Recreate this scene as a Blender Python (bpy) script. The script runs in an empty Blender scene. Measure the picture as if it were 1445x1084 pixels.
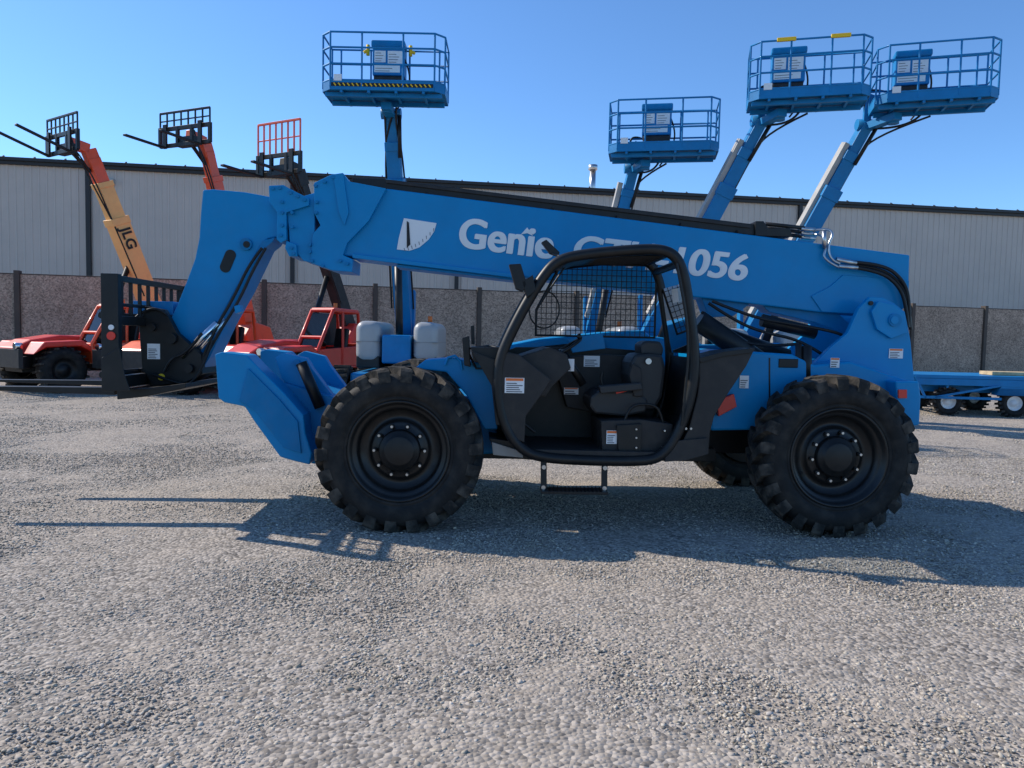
import bpy, math, random, bmesh
import numpy as np
from mathutils import Vector, Matrix, noise
random.seed(7); rng=np.random.default_rng(7)
S=bpy.context.scene
F=1060.0; PITCH=math.radians(3.56); ROLL=math.radians(1.2); CAMH=1.6
RC=Matrix.Rotation(math.pi/2-PITCH,3,'X')@Matrix.Rotation(ROLL,3,'Z')
CAM=Vector((0,0,CAMH))
def ray(u,v): return RC@Vector((u-722.5,-(v-542),-F))
cam=bpy.data.cameras.new('camera'); co=bpy.data.objects.new('camera',cam); S.collection.objects.link(co)
co.location=CAM; co.rotation_euler=RC.to_euler(); cam.sensor_width=36; cam.lens=F/1445*36; cam.clip_end=3000; cam.clip_start=.05
S.camera=co
# ---------------- measuring helpers (survey -> metres) ----------------
def W(u,v,Y):
    d=ray(u,v); t=Y/d.y; return CAM+d*t
def G(u,v):
    d=ray(u,v); t=-CAMH/d.z; return CAM+d*t
class Frame:
    def __init__(s,name,loc,yaw=0):
        s.o=bpy.data.objects.new(name,None); S.collection.objects.link(s.o); s.o.empty_display_size=.3
        s.o.location=loc; s.o.rotation_euler=(0,0,yaw)
        s.m=Matrix.Translation(Vector(loc))@Matrix.Rotation(yaw,4,'Z'); s.i=s.m.inverted()
    def U(s,u,v,y):
        o=s.i@CAM; d=s.i.to_3x3()@ray(u,v); t=(y-o.y)/d.y; return o+d*t
# ---------------- materials ----------------
def mat(name,c,rough=.5,metal=0,var=.12,scale=2.5,bump=0,bscale=60,dust=0,coat=0,spec=.5):
    m=bpy.data.materials.new(name); m.use_nodes=True; n=m.node_tree.nodes; l=m.node_tree.links
    b=n['Principled BSDF']; b.inputs['Roughness'].default_value=rough; b.inputs['Metallic'].default_value=metal; b.inputs['Specular IOR Level'].default_value=spec
    if coat: b.inputs['Coat Weight'].default_value=coat; b.inputs['Coat Roughness'].default_value=.08
    tc=n.new('ShaderNodeTexCoord'); nz=n.new('ShaderNodeTexNoise'); nz.inputs['Scale'].default_value=scale; nz.inputs['Detail'].default_value=4; nz.inputs['Roughness'].default_value=.65
    l.new(tc.outputs['Object'],nz.inputs['Vector'])
    r=n.new('ShaderNodeValToRGB'); r.color_ramp.elements[0].position=.3; r.color_ramp.elements[1].position=.7
    r.color_ramp.elements[0].color=[x*(1-var) for x in c]+[1]; r.color_ramp.elements[1].color=[min(1,x*(1+var)) for x in c]+[1]
    l.new(nz.outputs[0],r.inputs[0]); out=r.outputs[0]
    if dust:
        n2=n.new('ShaderNodeTexNoise'); n2.inputs['Scale'].default_value=9; n2.inputs['Detail'].default_value=5; l.new(tc.outputs['Object'],n2.inputs['Vector'])
        r2=n.new('ShaderNodeMapRange'); r2.inputs[1].default_value=.45; r2.inputs[2].default_value=.75; r2.inputs[4].default_value=dust; l.new(n2.outputs[0],r2.inputs[0])
        mx=n.new('ShaderNodeMixRGB'); mx.inputs[2].default_value=(.22,.18,.14,1); l.new(r2.outputs[0],mx.inputs[0]); l.new(out,mx.inputs[1]); out=mx.outputs[0]
    l.new(out,b.inputs['Base Color'])
    mr=n.new('ShaderNodeMapRange'); mr.inputs[3].default_value=max(0,rough-.08); mr.inputs[4].default_value=min(1,rough+.12); l.new(nz.outputs[0],mr.inputs[0]); l.new(mr.outputs[0],b.inputs['Roughness'])
    if bump:
        nb=n.new('ShaderNodeTexNoise'); nb.inputs['Scale'].default_value=bscale; nb.inputs['Detail'].default_value=3; l.new(tc.outputs['Object'],nb.inputs['Vector'])
        bp=n.new('ShaderNodeBump'); bp.inputs['Strength'].default_value=bump; bp.inputs['Distance'].default_value=.01; l.new(nb.outputs[0],bp.inputs['Height']); l.new(bp.outputs[0],b.inputs['Normal'])
    return m
BLUE=mat('blue_paint',(.0,.235,.50),.42,var=.07,coat=.08,dust=.025,spec=.22)
BLUED=mat('blue_paint_lower',(.0,.185,.41),.48,var=.14,coat=.05,dust=.08,spec=.2)
LBLUE=mat('lift_blue_paint',(.004,.185,.43),.45,var=.12,coat=.1,dust=.03,spec=.25)
BLACK=mat('black_paint',(.010,.010,.010),.42,var=.25,dust=.04,spec=.35)
CHAR=mat('charcoal_plastic',(.024,.022,.021),.55,var=.2,dust=.08,bump=.1,bscale=200,spec=.35)
RIM=mat('rim_black',(.009,.009,.009),.36,var=.3,dust=.03,spec=.4)
RUB=mat('tyre_rubber',(.012,.0115,.011),.7,var=.3,dust=.12,bump=.25,bscale=80,spec=.3)
RUBT=mat('tyre_tread',(.020,.019,.017),.85,var=.3,dust=.5,bump=.4,bscale=60,spec=.3)
STEEL=mat('steel',(.5,.5,.5),.3,metal=1,var=.1)
CHROME=mat('chrome_rod',(.75,.75,.76),.12,metal=1,var=.03)
WHITE=mat('white_decal',(.82,.80,.77),.5,var=.03)
DGREY=mat('decal_print',(.12,.12,.13),.5,var=.1)
ORANGE=mat('decal_orange',(.85,.18,.03),.5,var=.05)
RED=mat('red_paint',(.72,.03,.012),.4,var=.12,coat=.2,dust=.05)
REDO=mat('orange_red_paint',(.85,.095,.02),.4,var=.12,coat=.2,dust=.05)
YEL=mat('amber_paint',(.95,.52,.18),.45,var=.08,dust=.05,spec=.3)
FOAM=mat('yellow_foam',(.9,.55,.02),.7,var=.05)
COWL=mat('grey_cowl',(.36,.36,.35),.4,var=.06,coat=.2)
SEAT=mat('seat_vinyl',(.018,.018,.018),.5,var=.2,bump=.2,bscale=120)
LGREY=mat('light_grey_track',(.40,.38,.35),.6,var=.2)
WOOD=mat('lumber',(.55,.40,.22),.8,var=.25,scale=6)
def glass():
    m=bpy.data.materials.new('cab_glass'); m.use_nodes=True; n=m.node_tree.nodes; l=m.node_tree.links; n.clear()
    o=n.new('ShaderNodeOutputMaterial'); t=n.new('ShaderNodeBsdfTransparent'); t.inputs[0].default_value=(.75,.8,.8,1)
    g=n.new('ShaderNodeBsdfGlossy'); g.inputs['Roughness'].default_value=.03; x=n.new('ShaderNodeMixShader')
    fr=n.new('ShaderNodeFresnel'); fr.inputs[0].default_value=1.5
    l.new(fr.outputs[0],x.inputs[0]); l.new(t.outputs[0],x.inputs[1]); l.new(g.outputs[0],x.inputs[2]); l.new(x.outputs[0],o.inputs[0]); return m
GLASS=glass()
# ---------------- geometry helpers ----------------
def link(o,parent):
    S.collection.objects.link(o)
    if parent is not None: o.parent=parent.o if isinstance(parent,Frame) else parent
def obj(name,v,f,m,parent,smooth=False,bevel=0):
    me=bpy.data.meshes.new(name); me.from_pydata([tuple(a) for a in v],[],f)
    b=bmesh.new(); b.from_mesh(me); bmesh.ops.recalc_face_normals(b,faces=b.faces); b.to_mesh(me); b.free()
    me.materials.append(m)
    if smooth: me.polygons.foreach_set('use_smooth',[True]*len(me.polygons))
    o=bpy.data.objects.new(name,me); link(o,parent)
    if bevel:
        bm=o.modifiers.new('b','BEVEL'); bm.width=bevel; bm.segments=2; bm.limit_method='ANGLE'; bm.angle_limit=.6
    return o
def prism_l(name,pts,y0,y1,m,fr,bevel=.006):
    n=len(pts); v=[(p[0],y0,p[1]) for p in pts]+[(p[0],y1,p[1]) for p in pts]
    f=[list(range(n)),list(range(2*n-1,n-1,-1))]+[[i,(i+1)%n,n+(i+1)%n,n+i] for i in range(n)]
    return obj(name,v,f,m,fr,bevel=bevel)
def prism(name,px,y0,y1,m,fr,bevel=.006,yr=None):
    P=[fr.U(a,b,y0 if yr is None else yr) for a,b in px]
    return prism_l(name,[(p.x,p.z) for p in P],y0,y1,m,fr,bevel)
BOXF=[[0,1,3,2],[4,6,7,5],[0,4,5,1],[2,3,7,6],[0,2,6,4],[1,5,7,3]]
def box(name,a,b,m,fr,bevel=.006):
    v=[(x,y,z) for x in (a[0],b[0]) for y in (a[1],b[1]) for z in (a[2],b[2])]
    return obj(name,v,BOXF,m,fr,bevel=bevel)
def beamdata(p1,p2,w,h,side=None):
    p1=Vector(p1);p2=Vector(p2);d=(p2-p1).normalized()
    s=Vector(side) if side else d.cross(Vector((0,0,1)))
    if s.length<.05: s=Vector((0,1,0))
    s=(s-d*s.dot(d)).normalized(); u=s.cross(d)
    return [p+s*(i*w/2)+u*(j*h/2) for p in (p1,p2) for i in (-1,1) for j in (-1,1)]
def beams(name,L,m,fr,bevel=0.004):
    v=[];f=[]
    for t in L:
        k=len(v); v+=beamdata(*t); f+=[[k+i for i in q] for q in BOXF]
    return obj(name,v,f,m,fr,bevel=bevel)
def cyls(name,L,m,fr,n=20):
    v=[];f=[]
    for p1,p2,r in L:
        p1=Vector(p1);p2=Vector(p2);d=(p2-p1).normalized(); a=d.orthogonal().normalized(); b=d.cross(a); k=len(v)
        for p in (p1,p2):
            for i in range(n):
                t=2*math.pi*i/n; v.append(p+a*(r*math.cos(t))+b*(r*math.sin(t)))
        f+=[[k+i,k+(i+1)%n,k+n+(i+1)%n,k+n+i] for i in range(n)]+[[k+i for i in range(n-1,-1,-1)],[k+n+i for i in range(n)]]
    o=obj(name,v,f,m,fr)
    for p in o.data.polygons: p.use_smooth=len(p.vertices)==4
    return o
def tube(name,paths,r,m,fr,cyc=False,smooth=False,res=3):
    c=bpy.data.curves.new(name,'CURVE'); c.dimensions='3D'; c.bevel_depth=r; c.bevel_resolution=res; c.use_fill_caps=True
    for P in paths:
        if smooth:
            s=c.splines.new('NURBS'); s.points.add(len(P)-1); s.order_u=3; s.use_endpoint_u=not cyc; s.resolution_u=5
        else:
            s=c.splines.new('POLY'); s.points.add(len(P)-1)
        for i,p in enumerate(P): s.points[i].co=(p[0],p[1],p[2],1)
        s.use_cyclic_u=cyc
    c.materials.append(m); o=bpy.data.objects.new(name,c); link(o,fr)
    return o
def lathe(name,prof,c,m,fr,n=72,flip=1):
    v=[];f=[];k=len(prof)
    for i in range(n):
        t=2*math.pi*i/n
        for r,y in prof: v.append((c[0]+r*math.cos(t),c[1]+flip*y,c[2]+r*math.sin(t)))
    for i in range(n):
        for j in range(k-1):
            a=i*k+j;b=((i+1)%n)*k+j; f.append([a,a+1,b+1,b])
    return obj(name,v,f,m,fr,smooth=True)
def wheel(fr,c,R,Wd,flip=1,rim=RIM,nl=22,nuts=10,tilt=1,rot=0):
    k=R/.675; w=Wd/k
    P=lambda L:[(r*k,y*k) for r,y in L]
    half=[(.40,.05),(.418,.030),(.436,.020),(.442,.028),(.452,.014),(.475,.002),(.52,-.006),(.565,.0),(.600,.022),(.620,.06),(.626,.11)]
    prof=half+[(r,w-y) for r,y in reversed(half)]
    lathe('tyre',P(prof),c,RUB,fr,96,flip)
    v=[];f=[]
    def lug(a0,side,sk):
        base=len(v)
        sec=[(-.003,.562,.568,.10),(-.002,.578,.612,.098),(.008,.600,.652,.095),(.028,.61,.674,.09),(.11,.61,.684,.08),(w*.56,.61,.684,.06)]
        for y,ri,ro,hw in sec:
            yy=y if side==0 else w-y
            ac=a0+sk*max(0,(y-.02))*1.15
            for rr,s in ((ri,-1.06),(ro,-1),(ro,1),(ri,1.06)):
                a=ac+s*hw*.78
                v.append((c[0]+rr*k*math.cos(a),c[1]+flip*yy*k,c[2]+rr*k*math.sin(a)))
        m=len(sec)
        for i in range(m-1):
            for j in range(4):
                p=base+i*4+j;q=base+i*4+(j+1)%4; f.append([p,q,q+4,p+4])
        f.append([base+3,base+2,base+1,base]); f.append([base+(m-1)*4+i for i in range(4)])
    for i in range(nl):
        a=2*math.pi*i/nl+.05+rot
        lug(a,0,tilt); lug(a+math.pi/nl,1,tilt)
    obj('tread_lugs',v,f,RUBT,fr,bevel=.003)
    lathe('rim',P([(.402,.055),(.416,.032),(.408,.024),(.392,.030),(.384,.07),(.365,.08),(.345,.084),(.338,.13),(.322,.145),(.285,.165),(.25,.17),(.238,.135),(.215,.125),(.172,.125),(.168,.118),(.160,.118)]),c,rim,fr,72,flip)
    lathe('hub',P([(.172,.14),(.168,.085),(.158,.07),(.130,.066),(.122,.050),(.110,.045),(.0,.045)]),c,BLACK,fr,48,flip)
    L=[];L2=[]
    for i in range(nuts):
        a=2*math.pi*i/nuts+rot; r=.205*k
        x=c[0]+r*math.cos(a);z=c[2]+r*math.sin(a)
        L.append(((x,c[1]+flip*.125*k,z),(x,c[1]+flip*.098*k,z),.019*k)); L2.append(((x,c[1]+flip*.1*k,z),(x,c[1]+flip*.074*k,z),.011*k))
    cyls('lug_nuts',L,BLACK,fr,6); cyls('wheel_studs',L2,STEEL,fr,8)
    cyls('inner_drum',[((c[0],c[1]+flip*w*k*.48,c[2]),(c[0],c[1]+flip*w*k*.98,c[2]),.39*k)],RIM,fr,32)
def text(s,fr,p1,p2,size,m,off=.004,bold=.010,shear=0,nm='lettering'):
    d=p2-p1; dn=d.normalized()
    for j,k in enumerate((-1,-.3,.4,1)):
        c=bpy.data.curves.new(nm,'FONT'); c.body=s; c.size=size; c.extrude=.0008; c.offset=off; c.shear=shear
        c.materials.append(m); o=bpy.data.objects.new(nm,c); link(o,fr)
        bpy.context.view_layer.update(); w=o.dimensions.x
        o.scale=(d.length/w,1,1); o.location=p1+dn*(k*bold)+Vector((0,-.0012*j,.006*(j%2))); o.rotation_euler=(math.pi/2,math.atan2(-d.z,d.x),0)
def decal(fr,u,v,w,h,y,kind=0,th=.004):
    a=fr.U(u-w/2,v-h/2,y);b=fr.U(u+w/2,v+h/2,y)
    box('decal',(a.x,y-th,b.z),(b.x,y,a.z),WHITE,fr,0)
    H=a.z-b.z;Wd=b.x-a.x
    def q(x0,x1,z0,z1,L):
        L.append(((a.x+Wd*x0,y-th-.0015,b.z+H*z0),(a.x+Wd*x1,y-th-.0003,b.z+H*z1)))
    A=[];B=[]
    if kind==0: q(.05,.95,.8,.97,A)
    rows=max(2,int(H/.022))
    for i in range(rows):
        z0=.06+.68*i/rows
        q(.08,random.uniform(.6,.92),z0,z0+.68/rows*.45,B)
    for L,m in ((A,ORANGE),(B,DGREY)):
        for p,r in L: box('decal_print',p,r,m,fr,0)

# =========================================================== MAIN TELEHANDLER
T=Frame('telehandler',(0,6.0,0),math.radians(2.4)); U=T.U
R=.675
fc=U(562,637,0); rc=U(1187,650,0)
wb0,wb1=fc.x,rc.x
for i,x in enumerate((wb0,wb1)):
    wheel(T,(x,0.0,R-.012),R,.38,1,tilt=1,rot=.11*i); wheel(T,(x,2.5,R-.012),R,.38,-1,tilt=1,rot=.2)
cyls('axles',[((x,.35,R),(x,2.15,R),.11) for x in (wb0,wb1)]+[((x,1.1,R),(x,1.4,R),.2) for x in (wb0,wb1)]+[((x,.3,R),(x,.45,R),.2) for x in (wb0,wb1)],BLACK,T,24)
# --- boom
prism('boom_outer_section',[(545,266),(1284,360),(1282,430),(1262,447),(1160,441),(980,419),(735,391),(600,375),(480,360),(485,340)],1.08,1.42,BLUE,T,.012)
prism('boom_bottom_flange',[(497,364),(740,394),(740,388),(497,358)],1.05,1.45,BLUE,T)
prism('boom_wear_plate',[(560,373),(735,394),(735,397),(560,377)],1.1,1.4,BLUED,T,.002)
prism('boom_front_collar',[(443,258),(468,246),(484,244),(492,256),(545,266),(520,312),(490,343),(484,360),(498,366),(497,384),(470,382),(438,371),(441,330),(452,318),(443,300)],1.03,1.47,BLUE,T)
prism('collar_rib',[(470,246),(484,244),(492,300),(486,318),(478,300)],1.01,1.03,BLUE,T,.003)
prism('boom_mid_collar',[(404,284),(444,272),(444,372),(428,368),(409,345)],1.06,1.44,BLUE,T)
prism('boom_inner_bearing',[(379,262),(400,261),(412,268),(436,280),(436,290),(404,300),(404,338),(396,343),(390,338),(391,300),(380,285)],1.02,1.48,BLUE,T)
prism('bearing_foot',[(404,340),(418,345),(419,362),(408,362),(402,350)],1.02,1.48,BLUE,T)
prism('boom_rear_plate',[(1145,418),(1172,404),(1190,388),(1283,396),(1282,430),(1262,446),(1160,440)],1.065,1.08,BLUE,T,.004)
bolts=[(385,266),(395,265),(398,285),(398,300),(398,318),(396,332),(410,272),(420,277),(430,282),(411,350),(414,358),(445,262),(458,256),(470,250),(447,285),(446,300),(480,368),(490,372),(455,375),(440,368),(412,300),(412,320),(437,345),(437,355)]
L=[]
for u,v in bolts:
    p=U(u,v,1.01); L.append(((p.x,1.0,p.z),(p.x,1.035,p.z),.016))
cyls('collar_bolts',L,BLUED,T,8)
head=[(286,268),(300,267),(345,271),(383,278),(404,290),(404,328),(392,334),(378,337),(368,347),(352,376),(335,405),(312,448),(294,488),(284,516),(262,512),(243,490),(235,462),(250,430),(262,400),(275,365),(281,335),(283,300)]
prism('boom_head',head,1.12,1.38,BLUE,T,.012)
prism('head_edge_plate',[(370,340),(388,335),(384,342),(374,350),(345,410),(318,458),(296,505),(286,520),(282,515),(294,488),(312,448),(335,405),(352,376)],1.09,1.41,BLUED,T,.003)
def disc(name,u,v,y,r,m,d=.02,n=28):
    p=U(u,v,y); return cyls(name,[((p.x,y-d,p.z),(p.x,y+.01,p.z),r)],m,T,n)
a=U(318,377,1.115);b=U(325,360,1.115)
cyls('slot_hole',[((a.x,1.113,a.z),(a.x,1.13,a.z),.05),((b.x,1.113,b.z),(b.x,1.13,b.z),.05)],BLACK,T)
beams('slot_hole_mid',[((a.x,1.121,a.z),(b.x,1.121,b.z),.014,.1,(0,1,0))],BLACK,T,0)
disc('head_pin',348,345,1.12,.055,BLUED,.03); disc('head_pin_cap',348,345,1.09,.03,BLACK,.008)
def cp(u,v,y): return tuple(U(u,v,y))
cyls('tilt_cylinder',[(cp(375,345,1.25),cp(318,450,1.25),.055)],BLACK,T); cyls('tilt_rod',[(cp(318,450,1.05),cp(262,515,1.05),.02),(cp(306,455,1.0),cp(258,505,1.0),.03)],CHROME,T)
tube('head_hoses',[[cp(370,350,1.05),cp(352,372,1.03),cp(330,420,1.02),cp(300,470,1.0),cp(280,520,1.0)],[cp(375,350,1.02),cp(357,380,1.0),cp(338,424,1.0),cp(306,474,.98),cp(275,530,1.0)]],.014,BLACK,T,smooth=True)
prism('hose_clamp',[(330,432),(338,430),(340,440),(332,443)],.98,1.08,BLUE,T)
# --- coupler
cpl=[(205,432),(232,437),(250,470),(284,500),(286,528),(262,540),(215,545),(200,520),(196,460)]
prism('coupler_plate',cpl,.98,1.06,BLACK,T); prism('coupler_plate',cpl,1.44,1.52,BLACK,T)
prism('coupler_block',[(196,520),(284,505),(286,528),(262,540),(215,546)],1.06,1.44,BLACK,T)
disc('coupler_pin',243,478,.98,.05,BLACK,.05); disc('coupler_pin',268,520,.98,.04,BLACK,.05); disc('coupler_pin',228,532,.98,.03,FOAM,.012); disc('coupler_pin',216,462,.98,.035,BLACK,.05)
decal(T,217,496,18,22,.978,1)
tube('coupler_hoses',[[cp(285,470,.97),cp(262,500,.93),cp(240,505,.93),cp(232,525,.95)],[cp(300,480,.97),cp(278,545,.93),cp(245,540,.93),cp(215,528,.95)],[cp(190,450,.95),cp(215,425,.95),cp(236,445,.97)]],.013,BLACK,T,smooth=True)
box('tilt_link',(U(172,0,1).x,1.15,U(0,440,1.2).z),(U(238,0,1.1).x,1.35,U(0,425,1.2).z+.03),LBLUE,T)
# --- carriage
cx=U(156,460,.4).x; zt=U(156,386,.4).z; zb=U(156,550,.4).z
ya,yb=.42,1.98
L=[((cx,ya,zb),(cx,ya,zt),.07,.14,(0,1,0)),((cx,yb,zb),(cx,yb,zt),.07,.14,(0,1,0)),
((cx,ya,zt-.03),(cx,yb,zt-.03),.05,.05),((cx,ya,zb+.58),(cx,yb,zb+.58),.07,.08),((cx,ya,zb+.06),(cx,yb,zb+.06),.07,.10),((cx,ya,zt-.25),(cx,yb,zt-.25),.03,.03)]
for i in range(1,9):
    y=ya+(yb-ya)*i/9; L.append(((cx,y,zb+.6),(cx,y,zt-.04),.025,.03))
for y in (1.05,1.45): L.append(((cx+.02,y,zb),(cx+.02,y,zb+.6),.04,.08,(0,1,0)))
beams('fork_carriage',L,BLACK,T)
cyls('fork_bar',[((cx-.09,ya+.02,zb+.62),(cx-.09,yb-.02,zb+.62),.03),((cx-.09,ya+.02,zb+.12),(cx-.09,yb-.02,zb+.12),.03)],BLACK,T)
prism('carriage_side_plate',[(143,505),(168,490),(176,530),(184,552),(143,552)],ya-.045,ya-.036,BLACK,T)
for y in (.78,1.72):
    box('fork_shank',(cx-.17,y-.07,zb-.04),(cx-.12,y+.07,zb+.68),BLACK,T)
    x0=cx-.12; z0=zb-.07
    v=[(x0,y-.07,z0),(x0,y+.07,z0),(x0,y+.07,z0+.065),(x0,y-.07,z0+.065),(x0-1.8,y-.05,z0+.03),(x0-1.8,y+.05,z0+.03),(x0-1.8,y+.05,z0+.048),(x0-1.8,y-.05,z0+.048)]
    obj('fork_tine',v,[[0,1,2,3],[4,7,6,5],[0,4,5,1],[1,5,6,2],[2,6,7,3],[3,7,4,0]],BLACK,T,bevel=.004)
prism('carriage_foot_bar',[(165,549),(210,548),(262,541),(262,548),(205,560),(165,564)],.6,1.8,BLACK,T)
# text on boom
text('Genie',T,U(645,348,1.076),U(776,365,1.076),.385,WHITE)
text('GTH-1056',T,U(805,368,1.076),U(1048,396,1.076),.345,WHITE,shear=.12)
prism('accent_mark',[(735,331),(744,321),(752,333),(744,329)],1.074,1.078,WHITE,T,0)
prism('angle_chart',[(570,308),(616,315),(613,326),(605,338),(592,349),(578,354),(560,352),(563,335)],1.074,1.079,WHITE,T,0)
prism('angle_needle',[(574,312),(577,314),(579,345),(574,350)],1.068,1.0735,BLACK,T,0)
L=[]
for i in range(9):
    t=i/8; a=U(566+42*t+4,350-20*t*t-8*t,1.07); L.append(((a.x,1.072,a.z),(a.x+.012*(1-t),1.072,a.z-.03),.002,.005,(0,1,0)))
beams('angle_ticks',L,DGREY,T,0)
# hose carrier
prism('hose_track',[(497,251),(538,252),(1068,317),(1068,333),(545,270),(497,264)],1.13,1.37,BLACK,T)
prism('hose_track_lid',[(545,254),(1060,318),(1060,322),(545,258)],1.11,1.39,CHAR,T,.002)
L=[]
for u in (600,690,780,870,960,1040):
    v=262+(u-545)*.1237
    a=U(u,v+2,1.12);L.append(((a.x,1.1,a.z),(a.x,1.12,a.z-.1),.03,.012,(0,1,0)))
beams('hose_track_brackets',L,BLACK,T)
# rear hose bulkhead & hoses
prism('bulkhead_bracket',[(1066,312),(1078,312),(1084,322),(1115,322),(1118,334),(1066,333)],1.1,1.4,BLACK,T)
cyls('bulkhead_fittings',[(cp(1080,316+i*6,1.15+i*.05),cp(1135,322+i*6,1.15+i*.05),.02) for i in range(3)],BLACK,T,10)
cyls('steel_fittings',[(cp(1130,323+i*6,1.15+i*.05),cp(1150,325+i*6,1.15+i*.05),.022) for i in range(3)]+[(cp(1163,326,1.04),cp(1163,350,1.04),.02),(cp(1180,366,1.02),cp(1208,372,1.02),.022),(cp(1183,376,1.0),cp(1210,378,1.0),.02)],STEEL,T,12)
tube('steel_lines',[[cp(1148,325,1.15),cp(1170,322,1.1),cp(1176,332,1.06),cp(1168,345,1.05),cp(1172,368,1.03),cp(1185,372,1.02)],[cp(1148,331,1.2),cp(1162,330,1.1),cp(1166,350,1.05),cp(1160,366,1.03),cp(1185,378,1.0)]],.012,STEEL,T,smooth=True)
tube('rear_hoses',[[cp(1200,370,1.03),cp(1245,372,1.02),cp(1275,395,1.02),cp(1284,425,1.0),cp(1283,462,1.0)],[cp(1200,377,1.0),cp(1240,382,1.0),cp(1268,402,1.0),cp(1279,430,.98),cp(1281,462,.98)],[cp(1200,374,1.06),cp(1240,377,1.05),cp(1270,398,1.05),cp(1282,425,1.0),cp(1285,465,1.03)]],.017,BLACK,T,smooth=True)
# --- rear tower
tower=[(1142,520),(1172,490),(1196,470),(1212,435),(1228,419),(1246,420),(1262,428),(1277,440),(1285,480),(1291,545),(1296,590),(1250,600),(1120,600)]
prism('boom_tower_plate',tower,.78,.84,BLUE,T); prism('boom_tower_plate',tower,1.66,1.72,BLUE,T,yr=.78)
prism('tower_rear_plate',[(1276,445),(1284,480),(1291,545),(1296,590),(1288,590),(1270,450)],.84,1.66,BLUED,T,yr=.78)
prism('tower_boss',[(1240,425),(1262,430),(1276,442),(1280,470),(1258,478),(1238,465),(1230,440)],.74,.78,BLUE,T)
disc('pivot_pin',1262,452,.74,.06,BLUED,.02); disc('pivot_pin_cap',1262,452,.72,.035,BLUE,.01); disc('tower_bolt',1228,428,.78,.02,BLACK,.02)
decal(T,1264,499,19,14,.775,0)
cyls('lift_cylinder',[(cp(985,452,1.0),cp(1085,520,1.0),.10),(cp(1008,470,1.3),cp(1110,505,1.3),.09)],BLACK,T)
cyls('lift_rod',[(cp(1085,520,1.0),cp(1110,540,1.0),.05)],CHROME,T)
cyls('level_cylinder',[(cp(1075,452,1.0),cp(1150,470,1.0),.06),(cp(1090,436,1.2),cp(1200,462,1.2),.035)],BLACK,T)
prism('boom_lug',[(1075,430),(1180,440),(1205,462),(1190,470),(1150,455),(1085,440)],1.14,1.36,BLUED,T)
prism('boom_lug_front',[(990,420),(1060,428),(1035,446),(1000,448)],1.14,1.36,BLUED,T)
tube('under_boom_hoses',[[cp(1000,428,.98),cp(1040,455,.96),(U(1080,470,.95)),cp(1130,480,.93),cp(1160,500,.9)],[cp(1005,425,.95),cp(1060,448,.93),cp(1120,458,.9),cp(1190,470,.9),cp(1200,480,.9)],[cp(990,440,1.0),cp(1030,480,.95),cp(1090,490,.92),cp(1128,485,.85)],[cp(1150,520,.6),cp(1165,512,.55),cp(1182,518,.55),cp(1188,535,.5)]],.015,BLACK,T,smooth=True)
cyls('accumulator',[(cp(1127,485,.5),cp(1127,545,.5),.028),(cp(1138,488,.5),cp(1138,545,.5),.045)],BLACK,T)
box('accumulator_head',(U(1118,0,.5).x,.45,U(0,497,.5).z),(U(1146,0,.5).x,.58,U(0,484,.5).z),BLACK,T)
# --- rear body
body=[(1003,498),(1030,494),(1118,500),(1150,515),(1200,510),(1285,538),(1296,560),(1299,590),(1262,604),(1003,608)]
prism('rear_body',body,.46,2.04,BLUE,T,.02)
prism('body_seam',[(1085,505),(1087,505),(1087,604),(1085,604)],.456,.461,BLACK,T,0)
prism('rear_bumper',[(1264,538),(1297,538),(1300,560),(1298,600),(1268,606)],.30,2.2,BLUE,T,.015)
prism('rear_hood_top',[(1010,488),(1100,488),(1118,500),(1003,500)],1.5,2.04,BLUED,T,.02,yr=.6)
decal(T,1050,539,12,18,.455,1); decal(T,1178,512,12,14,.455,0)
prism('red_battery_box',[(1012,565),(1036,556),(1040,574),(1014,588)],.40,.455,RED,T)
prism('rear_light',[(1268,550),(1280,550),(1280,562),(1268,562)],.285,.3,RED,T,.002)
# --- main frame rails
box('main_frame',(wb0-.5,.95,.55),(wb1+.3,1.55,.98),BLACK,T,.01)
box('belly_plate',(wb0+.5,.75,.50),(wb1-.8,1.8,.62),BLACK,T)
prism('front_fender_frame',[(585,520),(600,508),(640,505),(688,515),(700,560),(702,606),(684,606),(660,560),(630,525)],.46,.9,BLUE,T,.01)
prism('frame_front_side',[(380,560),(400,540),(470,560),(700,560),(702,640),(560,650),(440,655),(425,640)],.72,1.78,BLUED,T,.015)
tube('frame_hook',[[cp(628,515,.45),cp(632,505,.45),cp(642,502,.45),cp(650,510,.45),cp(652,522,.45)]],.012,BLUE,T)
# --- engine hood (far side)
prism('engine_hood',[(690,500),(720,486),(760,478),(860,468),(908,466),(918,474),(990,484),(1000,495),(1000,610),(690,610)],1.62,2.42,BLUE,T,.03)
prism('hood_grille',[(735,492),(850,480),(860,500),(735,505)],1.60,1.62,BLACK,T)
cyls('exhaust',[(cp(1000,500,1.8),cp(1000,470,1.8),.04)],BLACK,T)
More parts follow.
